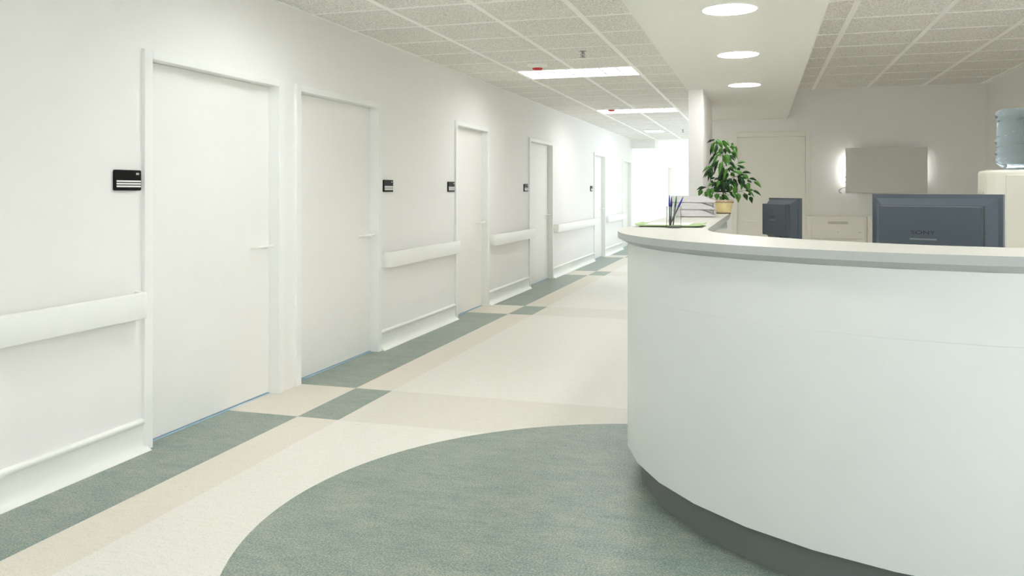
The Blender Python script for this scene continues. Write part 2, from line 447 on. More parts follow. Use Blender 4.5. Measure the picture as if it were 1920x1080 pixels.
handrail(6.66, 8.46, 'white handrail with rounded end between the second and third doors')
handrail(9.68, 11.56, 'white handrail with rounded end between the third and fourth doors')
handrail(12.94, 16.45, 'long white handrail between the fourth and fifth doors')
handrail(17.6, 20.0, 'pale handrail farthest down the corridor, before the last door')

# ---------------------------------------------------------------- room signs
def text_mesh(s, size, ext=.0005):
    c = bpy.data.curves.new('t', 'FONT'); c.body = s; c.size = size; c.extrude = ext; c.align_x = 'CENTER'; c.align_y = 'CENTER'
    o = bpy.data.objects.new('t', c); COL.objects.link(o); dg = bpy.context.evaluated_depsgraph_get(); dg.update()
    me = bpy.data.meshes.new_from_object(o.evaluated_get(dg)); bpy.data.objects.remove(o); bpy.data.curves.remove(c)
    return me
def rounded_rect(bm, w_, h_, r, d, axis='x', n=5):
    pts = []
    for cx, cy, a0 in ((w_/2-r, h_/2-r, 0), (-w_/2+r, h_/2-r, 90), (-w_/2+r, -h_/2+r, 180), (w_/2-r, -h_/2+r, 270)):
        for k in range(n+1):
            t = R(a0+90*k/n); pts.append((cx+r*math.cos(t), cy+r*math.sin(t)))
    A = [bm.verts.new((0, u, v)) for u, v in pts]; B = [bm.verts.new((d, u, v)) for u, v in pts]
    loft(bm, A, B, close=True); bm.faces.new(A[::-1]); bm.faces.new(B)
sign0 = empty('room_sign', (WX, 3.587, 1.456))
bm = bmesh.new(); rounded_rect(bm, .188, .108, .009, .014); obj('sign_plate', bm, 'black', sign0)
for z in (-.005, -.0185, -.032):
    bm = bmesh.new(); box(bm, .0138, .0146, -.083, .091, z-.0042, z+.0042); obj('stripe', bm, 'white_ink', sign0)
me = text_mesh('001', .0165); me.materials.append(M['white_ink'])
t = bpy.data.objects.new('room_number', me); COL.objects.link(t); t.parent = sign0; t.location = (.0145, .068, .034); t.rotation_euler = (R(90), 0, R(90))
SG = 'room signs along the corridor'
tag(sign0, 'nearest and largest black sign with white stripes, before the first door', 'sign', SG)
for y, lb in ((6.765, 'black room sign just right of the second door'), (8.335, 'black room sign just left of the third door'),
              (11.29, 'small black room sign left of the fourth door'), (16.03, 'tiny black room sign left of the fifth door, farthest dark one')):
    tag(dup(sign0, (WX, y, 1.445 if y > 6 else 1.456)), lb, 'sign', SG)
s = dup(sign0, (-.50, OY, 1.44), R(-90)); tag(s, 'black striped room sign on the office wall, seen through the plant leaves', 'sign')
e = tag(bx('wall_plate', (WX, WX+.01, 19.55, 19.65, 1.36, 1.48), 'vinyl', bevel=.002), 'small pale blank plate on the wall just before the last door', 'wall plate')

# ---------------------------------------------------------------- recessed troffers
def troffer():
    e = empty('ceiling_light', (-2.57, 8.69, CZ)); W_, D_ = 1.284, .648; h = .10
    bm = bmesh.new()
    box(bm, .004, .014, .004, D_-.004, -.003, h); box(bm, W_-.014, W_-.004, .004, D_-.004, -.003, h)
    box(bm, .014, W_-.014, .004, .014, -.003, h); box(bm, .014, W_-.014, D_-.014, D_-.004, -.003, h)
    box(bm, .004, W_-.004, .004, D_-.004, h, h+.006); obj('housing', bm, 'louver', e)
    for k in range(3):
        y = .014+(D_-.028)*(k+.5)/3
        bm = bmesh.new(); tube(bm, [(.03, y, .062), (W_-.03, y, .062)], .019, 12); obj('lamp_tube', bm, 'tube', e, smooth=50)
    bm = bmesh.new()
    for k in (1, 2):
        y = .014+(D_-.028)*k/3; sweep = [(y-.026, .0), (y+.026, .0), (y+.006, .05), (y-.006, .05)]
        A = [bm.verts.new((.014, a, z)) for a, z in sweep]; B = [bm.verts.new((W_-.014, a, z)) for a, z in sweep]
        loft(bm, A, B, close=True)
    for k in range(1, 7):
        x = .014+(W_-.028)*k/7; A = [bm.verts.new((x+a, .014, z)) for a, z in ((-.008, .001), (.008, .001), (.002, .038), (-.002, .038))]
        B = [bm.verts.new((v.co.x, D_-.014, v.co.z)) for v in A]; loft(bm, A, B, close=True)
    obj('louver', bm, 'blade', e)
    return e
TG = 'recessed fluorescent ceiling lights over the corridor'
t0 = troffer(); tag(t0, 'large louvred fluorescent ceiling light nearest in view', 'ceiling light', TG)
tag(dup(t0, (-2.57, 13.226, CZ)), 'second, thinner-looking fluorescent ceiling light down the corridor', 'ceiling light', TG)
tag(dup(t0, (-2.57, 4.154, CZ)), 'fluorescent ceiling light above the first door, beyond the top of the picture', 'ceiling light', TG)
tag(dup(t0, (-2.57, -.382, CZ)), 'fluorescent ceiling light behind the viewpoint', 'ceiling light', TG)
tag(dup(t0, (1.282, 5.45, CZ)), 'added fluorescent fill light inside the office area, beyond the top of the picture', 'ceiling light')  # unseen fixture added to brighten the office and its back wall
tag(dup(t0, (1.282, 2.858, CZ)), 'added fluorescent fill light above the right part of the desk, beyond the top of the picture', 'ceiling light')  # another unseen fixture, added for more light around the office
e = empty('ceiling_light', (-2.42, 17.8, CZ)); 
bm = bmesh.new(); box(bm, 0, .4, 0, .5, -.02, -.0052); obj('housing', bm, 'louver', e)
bm = bmesh.new(); box(bm, .02, .38, .02, .48, -.024, -.02); obj('diffuser', bm, 'tube', e)
tag(e, 'tiny square ceiling light farthest down the corridor', 'ceiling light')

# ---------------------------------------------------------------- soffit downlights
def downlight():
    e = empty('downlight', (0, 0, 2.34))
    bm = bmesh.new(); lathe(bm, [(.136, -.004), (.142, -.004), (.142, 0), (.136, 0), (.136, -.004)], 48, cap=False); obj('trim_ring', bm, 'soffit', e, smooth=40)
    bm = bmesh.new(); lathe(bm, [(.1359, -.0035), (.1359, -.0005)], 48); obj('lens', bm, 'down', e, smooth=40)
    return e
d0 = downlight()
ZS = .94
def dl_pos(px, py):
    D = 1552*ZS/(358-py); X = (px-1427)*.95759*D/1552; return (X, (D+X*.28814)/.95759, 2.34)
d0.location = dl_pos(1368, 17); tag(d0, 'largest round downlight, nearest on the lowered ceiling', 'downlight', 'round downlights in the soffit')
tag(dup(d0, dl_pos(1384, 102)), 'middle one of three round downlights over the counter', 'downlight', 'round downlights in the soffit')
tag(dup(d0, dl_pos(1396, 159)), 'smallest round downlight, nearest the column', 'downlight', 'round downlights in the soffit')
tag(dup(d0, (-.16, 2.75, 2.34)), 'round downlight above the counter front, beyond the top of the picture', 'downlight', 'round downlights in the soffit')

# ---------------------------------------------------------------- smoke detectors, sprinklers
def detector(loc, label):
    e = empty('smoke_detector', loc)
    bm = bmesh.new(); lathe(bm, [(.105, .0), (.108, -.012), (.095, -.022), (.062, -.030), (.055, -.040)], 32); obj('detector_base', bm, 'vinyl', e, smooth=50)
    bm = bmesh.new(); lathe(bm, [(.055, -.040), (.052, -.050), (.044, -.058), (.02, -.062)], 32); obj('red_lens', bm, 'red', e, smooth=50)
    tag(e, label, 'smoke detector', 'smoke detectors on the corridor ceiling')
detector((-2.215, 8.28, CZ), 'larger white smoke detector with red lens beside the nearest ceiling light')
detector((-2.25, 12.9, CZ), 'smaller distant smoke detector with red lens beside the second ceiling light')
def sprinkler(loc, label):
    e = empty('sprinkler', loc)
    bm = bmesh.new(); lathe(bm, [(.032, 0), (.030, -.004), (.012, -.008), (.010, -.018)], 20); obj('escutcheon', bm, 'metal', e, smooth=50)
    bm = bmesh.new()
    for s in (-1, 1):
        tube(bm, [(0, 0, -.014), (s*.014, 0, -.02), (s*.019, 0, -.032), (s*.015, 0, -.045), (s*.004, 0, -.055), (0, 0, -.057)], .003, 8)
    obj('yoke', bm, 'metal', e, smooth=50)
    bm = bmesh.new(); tube(bm, [(0, 0, -.016), (0, 0, -.054)], .0028, 8); obj('glass_bulb', bm, 'black', e, smooth=50)
    bm = bmesh.new(); lathe(bm, [(.030, -.060), (.031, -.0575), (.008, -.056)], 20); obj('deflector', bm, 'metal', e, smooth=50)
    tag(e, label, 'sprinkler', 'ceiling sprinklers over the corridor')
sprinkler((-1.60, 7.62, CZ), 'metal ceiling sprinkler in front of the nearest louvred light')
sprinkler((-1.60, 18.0, CZ), 'tiny distant ceiling sprinkler just left of the column')

# ---------------------------------------------------------------- reception desk
desk = empty('reception_desk', (0, 0, 0))
CX, CY = .87, 4.40
ZT = 1.199
def arc(r, a0, a1, step, c=(CX, CY)):
    n = max(1, round(abs(a1-a0)/step)); return [(c[0]+r*math.cos(R(a0+(a1-a0)*k/n)), c[1]+r*math.sin(R(a0+(a1-a0)*k/n))) for k in range(n+1)]
def wide(pts, r):      # the counter is a little wider than round on its corridor side
    k = 1.01+(r-1.45)*.25
    return [(CX-(CX-x)*k, y) if x < CX else (x, y) for x, y in pts]
def outer(r, step=3, ye=7.825, a_end=325):
    o = [(CX-r+.008, ye)] + [(CX-r+.008, 5.2+(ye-5.2)*k/6) for k in range(5, -1, -1)] + [(CX-r+.006, 4.95), (CX-r+.002, 4.68)]
    o += arc(r, 180, a_end, step)
    o = wide(o, r)
    ex, ey = o[-1]; o.append((RX-.002, ey+(RX-.002-ex)*math.tan(R(55))))
    return o
def wallstrip(name, r, z0, z1, m, th=.02, step=3, **k):
    bm = bmesh.new(); A = outer(r, step); B = outer(r-th, step)
    a0 = [bm.verts.new((x, y, z0)) for x, y in A]; a1 = [bm.verts.new((x, y, z1)) for x, y in A]
    b0 = [bm.verts.new((x, y, z0)) for x, y in B]; b1 = [bm.verts.new((x, y, z1)) for x, y in B]
    loft(bm, a0, a1); loft(bm, b1, b0); loft(bm, a1, b1); loft(bm, b0, a0)
    bm.faces.new([a0[0], a1[0], b1[0], b0[0]]); bm.faces.new([a0[-1], b0[-1], b1[-1], a1[-1]])
    return obj(name, bm, m, desk, smooth=30, **k)
# faceted lower edge: 10 degree facets starting at 183
def body_pts(r):
    o = [(CX-r+.008, 7.825), (CX-r+.008, 6.6), (CX-r+.008, 5.2), (CX-r+.002, 4.68)] + [(CX+r*math.cos(R(a)), CY+r*math.sin(R(a))) for a in range(183, 325, 10)]
    o = wide(o, r)
    ex, ey = o[-1]; o.append((RX-.002, ey+(RX-.002-ex)*math.tan(R(53))))
    return o
def body_strip(name, z0, z1, r=1.503, th=.03):
    bm = bmesh.new(); A, B = body_pts(r), body_pts(r-th)
    a0 = [bm.verts.new((x, y, z0)) for x, y in A]; a1 = [bm.verts.new((x, y, z1)) for x, y in A]
    b0 = [bm.verts.new((x, y, z0)) for x, y in B]; b1 = [bm.verts.new((x, y, z1)) for x, y in B]
    loft(bm, a0, a1); loft(bm, b1, b0); loft(bm, a1, b1); loft(bm, b0, a0)
    bm.faces.new([a0[0], a1[0], b1[0], b0[0]]); bm.faces.new([a0[-1], b0[-1], b1[-1], a1[-1]])
    return obj(name, bm, 'body', desk, smooth=30)
body_strip('front_panel', .15, .9146)
body_strip('front_panel', .915, 1.144)
wallstrip('inner_panel', 1.36, .0, 1.144, 'body', th=.02)
wallstrip('plinth', 1.450, .0, .17, 'plinth', th=.08)
# countertop: top face, vertical edge, chamfer
ro = 1.535
def resample(pts, n):
    d = [0]
    for p, q in zip(pts, pts[1:]): d.append(d[-1]+math.dist(p, q))
    o = []
    for k in range(n+1):
        t = d[-1]*k/n; i = 0
        while i < len(d)-2 and d[i+1] < t: i += 1
        f = (t-d[i])/max(1e-9, d[i+1]-d[i]); o.append((pts[i][0]+(pts[i+1][0]-pts[i][0])*f, pts[i][1]+(pts[i+1][1]-pts[i][1])*f))
    return o
def top_loops(io, ii):
    O = [(-.51, 8.30), (-.51, 7.825)]; r = ro-io
    O += wide([(CX-r+.008, 7.825+(5.2-7.825)*k/6) for k in range(7)] + [(CX-r+.006, 4.95), (CX-r+.002, 4.68)] + arc(r, 180, 325, 145/70), r)
    ex, ey = O[-1]; O.append((RX-.002, ey+(RX-.002-ex)*math.tan(R(55))))
    I = [(-.29-ii, 8.30), (-.268-ii, 7.83)] + resample([(-.267-ii, 7.825), (-.270-ii, 4.6)], 8)
    base = resample([(-.270, 4.48), (-.257, 4.33), (-.222, 4.15), (-.13, 3.98), (.011, 3.81), (.2, 3.63), (.421, 3.468), (.62, 3.375), (.84, 3.32), (1.1, 3.33), (1.35, 3.40), (1.56, 3.51), (1.78, 3.69), (1.95, 3.9)], 70)
    for i, p in enumerate(base):
        q0 = Vector(base[max(i-1, 0)]); q1 = Vector(base[min(i+1, 70)]); t = (q1-q0).normalized()
        I.append((p[0]+t.y*ii, p[1]-t.x*ii))
    I.append((RX-.002, 4.75-ii))
    return O, I
zt = ZT
bm = bmesh.new()
lev = [(0, 0, zt), (0, 0, zt-.031), (.036, .012, zt-.055)]
oo, ii_ = [], []
for io, ii, z in lev:
    O, I = top_loops(io, ii)
    oo.append([bm.verts.new((x, y, z)) for x, y in O]); ii_.append([bm.verts.new((x, y, z)) for x, y in I])
loft(bm, oo[0], ii_[0], 0); loft(bm, oo[2], ii_[2], 1)
for k in (0, 1):
    loft(bm, oo[k], oo[k+1], 1); loft(bm, ii_[k], ii_[k+1], 1)
    bm.faces.new([oo[k][0], oo[k+1][0], ii_[k+1][0], ii_[k][0]]).material_index = 1
    bm.faces.new([oo[k][-1], oo[k+1][-1], ii_[k+1][-1], ii_[k][-1]]).material_index = 1
obj('countertop', bm, ['top', 'edge'], desk, smooth=25)
# lower work surface behind the counter
bm = bmesh.new()
A = [(-.30, 8.2), (-.30, 7.0), (-.30, 5.8)] + arc(1.33, 210, 312, 6)
A = [p for p in A]
B = [(.45, 8.2), (.45, 7.0), (.45, 5.8)] + arc(.7, 210, 312, 6)
for z0, z1 in ((.72, .75),):
    a0 = [bm.verts.new((x, y, z0)) for x, y in A]; a1 = [bm.verts.new((x, y, z1)) for x, y in A]
    b0 = [bm.verts.new((x, y, z0)) for x, y in B]; b1 = [bm.verts.new((x, y, z1)) for x, y in B]
    loft(bm, a0, a1); loft(bm, b1, b0); loft(bm, a1, b1); loft(bm, b0, a0)
    bm.faces.new([a0[0], a1[0], b1[0], b0[0]]); bm.faces.new([a0[-1], b0[-1], b1[-1], a1[-1]])
obj('work_surface', bm, 'wood_seat', desk)
bx('side_panel', (-.30, .44, 8.17, 8.20, 0, .72), 'body', desk)
bx('side_panel', (-.30, .44, 5.9, 5.93, 0, .72), 'body', desk)
bx('countertop_bracket', (-.512, -.31, 7.95, 8.15, 1.05, 1.144), 'body', desk)
tag(desk, 'large curved white reception desk with grey-edged countertop and dark plinth', 'reception desk')

# ---------------------------------------------------------------- monitors (seen from behind)
def monitor(w_=.54, ztop=1.385, i=.062):
    """local: back faces -y, x along the width, z above the base"""
    e = empty('computer_monitor', (0, 0, .75)); H = .40; zt_ = ztop-.75; zb = zt_-H
    bm = bmesh.new()
    def ring(ins, y, top=None):
        t_ = ins if top is None else top
        return [bm.verts.new(p) for p in ((-w_/2+ins, y, zb+ins), (w_/2-ins, y, zb+ins), (w_/2-ins, y, zt_-t_), (-w_/2+ins, y, zt_-t_))]
    r0 = ring(0, .03); r1 = ring(0, -.002); r2 = ring(.018, -.004); r3 = ring(i-.004, -.052, .050)
    loft(bm, r0, r1, close=True); loft(bm, r1, r2, close=True); loft(bm, r2, r3, close=True); bm.faces.new(r3); bm.faces.new(r0[::-1])
    obj('housing', bm, 'mon', e)
    bm = bmesh.new(); x0, x1, z0, z1 = -w_/2+i, w_/2-i, zb+i, zt_-.054
    box(bm, x0, x1, -.10, -.052, z0, z1); obj('back_cover', bm, 'mon', e, bevel=.002)
    bm = bmesh.new(); box(bm, x0+.006, x1-.006, -.096, -.056, z1, z1+.0012); obj('vent', bm, 'mon_lt', e)
    bm = bmesh.new(); box(bm, x1, x1+.0012, -.096, -.056, z0+.01, z1-.008); obj('vent', bm, 'vent', e)
    bm = bmesh.new(); box(bm, -w_/2+.018, w_/2-.018, .03, .0315, zb+.018, zt_-.018); obj('screen', bm, 'screen', e)
    me = text_mesh('SONY', .030, .0004); me.materials.append(M['mon_ink'])
    t = bpy.data.objects.new('lettering', me); COL.objects.link(t); t.parent = e
    t.location = (-.02, -.1006, z1-.115); t.rotation_euler = (R(90), 0, 0); t.scale = (1.25, .8, 1)
    bm = bmesh.new(); box(bm, -.075, .035, -.1012, -.1, z1-.147, z1-.141); obj('ridge', bm, 'mon_lt', e)
    bm = bmesh.new(); box(bm, -.04, .04, -.06, -.02, .01, zb+.12); obj('stand', bm, 'mon', e, bevel=.004)
    bm = bmesh.new(); box(bm, -.13, .13, -.12, .10, 0, .014); obj('stand_base', bm, 'mon', e, bevel=.004)
    return e
m1 = monitor(); m1.location = (.7454, 4.1, .75); m1.rotation_euler = (0, 0, -.4474)
tag(m1, 'large dark blue-grey monitor seen from behind, on the right behind the counter', 'monitor', 'computer monitors behind the counter')
m2 = monitor(.54, 1.335); m2.location = (.20, 8.05, .75); m2.rotation_euler = (0, 0, -1.10)
tag(m2, 'smaller-looking blue-grey monitor turned side-on, right of the plant', 'monitor', 'computer monitors behind the counter')
m2.location = (.195, 7.9, .751)

# ---------------------------------------------------------------- wall panel with light behind
e = empty('wall_panel', (1.023, OY, 1.373)); PW, PH = .935, .568
bm = bmesh.new(); box(bm, 0, PW, -.13, -.085, 0, PH); obj('panel_face', bm, 'panel', e, bevel=.003)
bm = bmesh.new(); box(bm, .10, PW-.10, -.085, 0, .08, PH-.08); obj('mount', bm, 'recess', e)
for x in (.012, PW-.03):
    bm = bmesh.new(); tube(bm, [(x+.01, -.06, .12), (x+.01, -.06, PH-.1)], .009, 10); obj('strip_light', bm, 'glow' if x < .1 else 'glow_dim', e, smooth=50)
bm = bmesh.new(); box(bm, -.004, .0, -.122, -.095, .13, .15); box(bm, -.006, .0, -.122, -.095, .19, .21); obj('connector', bm, 'black', e)
bm = bmesh.new(); tube(bm, [(.01, -.09, .075), (-.03, -.09, .065), (-.06, -.08, .05), (-.075, -.06, .03), (-.07, -.04, .01), (-.05, -.02, 0), (-.04, -.002, 0)], .0035, 8); obj('cable', bm, 'mon', e, smooth=50)
tag(e, 'flat grey wall-mounted panel with white light glowing behind both sides', 'wall panel')

# ---------------------------------------------------------------- filing cabinets
def cabinet():
    e = empty('filing_cabinet', (.565, 10.85, 0)); W_, D_, H = .665, .47, 1.085
    bm = bmesh.new(); box(bm, 0, W_, .0, D_, .05, H); obj('carcass', bm, 'cab', e, bevel=.003)
    bm = bmesh.new(); box(bm, .02, W_-.02, .03, D_-.02, 0, .05); obj('cabinet_base', bm, 'recess', e)
    dh = (H-.05-.05)/4
    for k in range(4):
        z1 = H-.028-k*(dh+.002); z0 = z1-dh+.006
        dr = obj('drawer', (lambda b: (box(b, .022, W_-.022, -.016, 0, z0, z1), b)[1])(bmesh.new()), 'cab', e, bevel=.002)
        bm = bmesh.new(); xc = W_*.5
        box(bm, xc-.115, xc+.115, -.022, -.016, z1-.062, z1-.058); box(bm, xc-.115, xc+.115, -.022, -.016, z1-.034, z1-.030)
        box(bm, xc-.115, xc-.111, -.022, -.016, z1-.058, z1-.034); box(bm, xc+.111, xc+.115, -.022, -.016, z1-.058, z1-.034)
        box(bm, xc-.111, xc+.111, -.0168, -.016, z1-.058, z1-.034)
        obj('drawer_handle', bm, 'recess', dr)
        bm = bmesh.new(); tube(bm, [(xc, -.019, z1-.16), (xc, -.015, z1-.16)], .008, 12); obj('lock', bm, 'recess', dr)
        bm = bmesh.new(); box(bm, W_-.10, W_-.06, -.018, -.016, z1-.165, z1-.157); obj('label_plate', bm, 'recess', dr)
    return e
c0 = cabinet(); CG = 'filing cabinets against the office back wall'
tag(c0, 'cream filing cabinet beside the office door, its drawer fronts in view', 'cabinet', CG)
tag(dup(c0, (1.235, 10.85, 0)), 'cream filing cabinet mostly hidden behind the large monitor', 'cabinet', CG)

# ---------------------------------------------------------------- water cooler and bottle
e = empty('water_cooler', (1.585, 6.0, 0)); w2, d2, H = .232, .20, 1.53
bm = bmesh.new()
pts = []
for cx, cy, a0 in ((w2-.06, d2-.03, 0), (-w2+.06, d2-.03, 90), (-w2+.06, -d2+.06, 180), (w2-.06, -d2+.06, 270)):
    for k in range(7):
        t = R(a0+90*k/6); r = .06 if a0 > 100 else .03
        pts.append((cx+r*math.cos(t), cy+r*math.sin(t)))
lv = [(1, 0), (1, H-.02), (.985, H-.006), (.96, H)]
rg = [[bm.verts.new((x*s, y*s, z)) for x, y in pts] for s, z in lv]
for a, b in zip(rg, rg[1:]): loft(bm, a, b, close=True)
bm.faces.new(rg[0][::-1]); bm.faces.new(rg[-1])
obj('cooler_body', bm, 'cooler', e, smooth=40)
bx('front_panel', (-.13, .17, -d2-.004, -d2+.02, .12, H-.03), 'cooler', e, bevel=.003)
bx('drip_recess', (-w2-.002, -w2+.05, -.10, .05, 1.28, 1.40), 'recess', e, bevel=.01)
tag(e, 'tall cream water cooler cabinet at the right edge behind the large monitor', 'water cooler')
bm = bmesh.new(); r = .142
prof = [(.03, .0), (.075, .004), (.112, .022), (.136, .052), (.138, .075), (.130, .086), (.134, .094), (r, .104), (r, .128), (.134, .138), (.130, .146),
        (.130, .158), (.134, .166), (r, .176), (r, .198), (.134, .208), (.131, .216), (.131, .325), (.134, .335), (.140, .345), (.1405, .362), (.134, .380), (.115, .392), (.08, .394), (.04, .385), (.001, .383)]
lathe(bm, prof, 48)
b = obj('water_bottle', bm, 'water', smooth=60); b.location = (1.585, 6.0, H+.001)
tag(b, 'translucent blue ribbed water bottle upside down on the cooler', 'water bottle')

# ---------------------------------------------------------------- things on the counter
# folder and paper
fo = empty('folder', (-.485, 4.78, zt)); fo.scale = (.955, .955, 1); 
bm = bmesh.new()
n = 12; rowsA = []; 
xs_ = [-.20, -.192, -.18, -.155, 0, .12, .17, .182, .19]; zc = [.015, .011, .008, .0065, .0065, .0065, .008, .011, .015]
lo = [[bm.verts.new((x, y, z)) for x, z in zip(xs_, zc)] for y in (-.17, .19)]
hi = [[bm.verts.new((x, y, z+.005)) for x, z in zip(xs_, zc)] for y in (-.17, .19)]
loft(bm, lo[0], lo[1]); loft(bm, hi[1], hi[0]); loft(bm, hi[0], lo[0]); loft(bm, lo[1], hi[1])
bm.faces.new([lo[0][0], lo[1][0], hi[1][0], hi[0][0]]); bm.faces.new([lo[0][-1], hi[0][-1], hi[1][-1], lo[1][-1]])
obj('folder_tray', bm, 'folder', fo, smooth=50)
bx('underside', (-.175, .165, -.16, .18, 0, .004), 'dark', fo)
tag(fo, 'shallow green tray folder lying on the counter behind the pen cup', 'folder')
pp = bx('paper_sheet', (-.622, -.38, 4.63, 4.94, zt+.0125, zt+.0140), 'paper'); tag(pp, 'white sheets of paper lying on the green tray folder', 'paper')

# pen cup
PX, PY = -.455, 4.565
cup = empty('pen_cup', (PX, PY, zt))
bm = bmesh.new(); lathe(bm, [(.0405, 0), (.0405, .118), (.038, .118), (.038, .008), (.001, .008)], 40, cap=True); obj('cup_wall', bm, 'glass', cup, smooth=40)
tag(cup, 'clear acrylic pen cup standing on the counter in front of the green folder', 'pen cup')
def pen(p0, p1, capm, label):
    p0, p1 = Vector(p0), Vector(p1); e = empty('pen', p0); d = p1-p0; L_ = d.length; u = d/L_
    def P_(t): return tuple(u*(t*L_))
    bm = bmesh.new(); tube(bm, [P_(0), P_(.03), P_(.7)], [.0012, .0036, .0038], 10); obj('barrel', bm, 'pen_dark', e, smooth=50)
    bm = bmesh.new(); tube(bm, [P_(.62), P_(.66), P_(.80), P_(.93), P_(1)], [.0048, .0052, .0046, .0030, .0012], 10); obj('cap', bm, capm, e, smooth=50)
    tag(e, label, 'pen', 'pens in the clear cup')
z0_ = zt+.013
pen((PX-.020, PY-.012, z0_), (PX-.024, PY+.010, zt+.178), 'pen_blue', 'bright blue capped pen standing upright at the left of the cup')
pen((PX-.016, PY+.006, z0_), (PX-.013, PY+.018, zt+.172), 'pen_navy', 'dark navy capped pen just behind the upright blue one')
pen((PX-.004, PY+.002, z0_), (PX+.013, PY+.020, zt+.174), 'pen_green', 'green capped pen standing in the middle of the cup')
pen((PX-.020, PY-.018, z0_), (PX+.052, PY-.006, zt+.170), 'pen_blue', 'blue capped pen leaning to the right in the cup')

# stacked document trays
for k in range(3):
    tr = empty('document_tray', (-.664, 6.50, zt+.002+k*.054)); tr.scale = (.955, .955, .96); Lx, Dy = .335, .26; h = .052
    bm = bmesh.new()
    box(bm, 0, Lx, 0, Dy, 0, .003)
    def side(y0, y1):
        pr = [(0, 0), (Lx, 0), (Lx, .016), (Lx-.02, .024), (Lx-.10, h+.003), (0, h+.003)]
        A = [bm.verts.new((x, y0, z)) for x, z in pr]; B = [bm.verts.new((x, y1, z)) for x, z in pr]
        loft(bm, A, B, close=True); bm.faces.new(A[::-1]); bm.faces.new(B)
    side(0, .003); side(Dy-.003, Dy); box(bm, 0, .003, .003, Dy-.003, .003, h+.003)
    obj('tray_shell', bm, 'tray', tr)
    bm = bmesh.new(); box(bm, Lx-.012, Lx-.004, .004, .010, .003, h+.003 if k < 2 else .02); obj('post', bm, 'mon_lt', tr)
    tag(tr, ['light grey document tray at the bottom of the stack beside the plant', 'middle light grey document tray of the stack beside the plant', 'topmost light grey document tray of the stack beside the plant'][k], 'document tray', 'stacked document trays')

# ---------------------------------------------------------------- potted plant
PLX, PLY = -.372, 8.04
PLX = -.32; PLY = 7.60
plant = empty('potted_plant', (PLX, PLY, zt))
bm = bmesh.new(); lathe(bm, [(.058, 0), (.064, .0), (.066, .006), (.058, .006)], 32); obj('saucer', bm, 'brown', plant, smooth=40)
bm = bmesh.new(); lathe(bm, [(.055, .006), (.060, .008), (.072, .05), (.082, .098)], 40, cap=False); lathe(bm, [(.055, .006), (.001, .006)], 40, cap=False); pot = obj('pot', bm, 'pot', plant, smooth=40)
bm = bmesh.new(); lathe(bm, [(.082, .098), (.086, .108), (.087, .122), (.080, .122), (.076, .10), (.001, .104)], 40, cap=False); obj('rim', bm, 'potrim', pot, smooth=40)
bm = bmesh.new()
pts = []
for k in range(97):
    a = 2*math.pi*k/96; zz = .101+.0035*math.sin(k*math.pi/3+.5); pts.append((.0865*math.cos(a), .0865*math.sin(a), zz))
tube(bm, pts, .0016, 6, caps=False); obj('wavy_line', bm, 'brown', pot, smooth=50)
bm = bmesh.new(); lathe(bm, [(.076, .106), (.04, .112), (.001, .114)], 24, cap=False); obj('soil', bm, 'soil', plant)
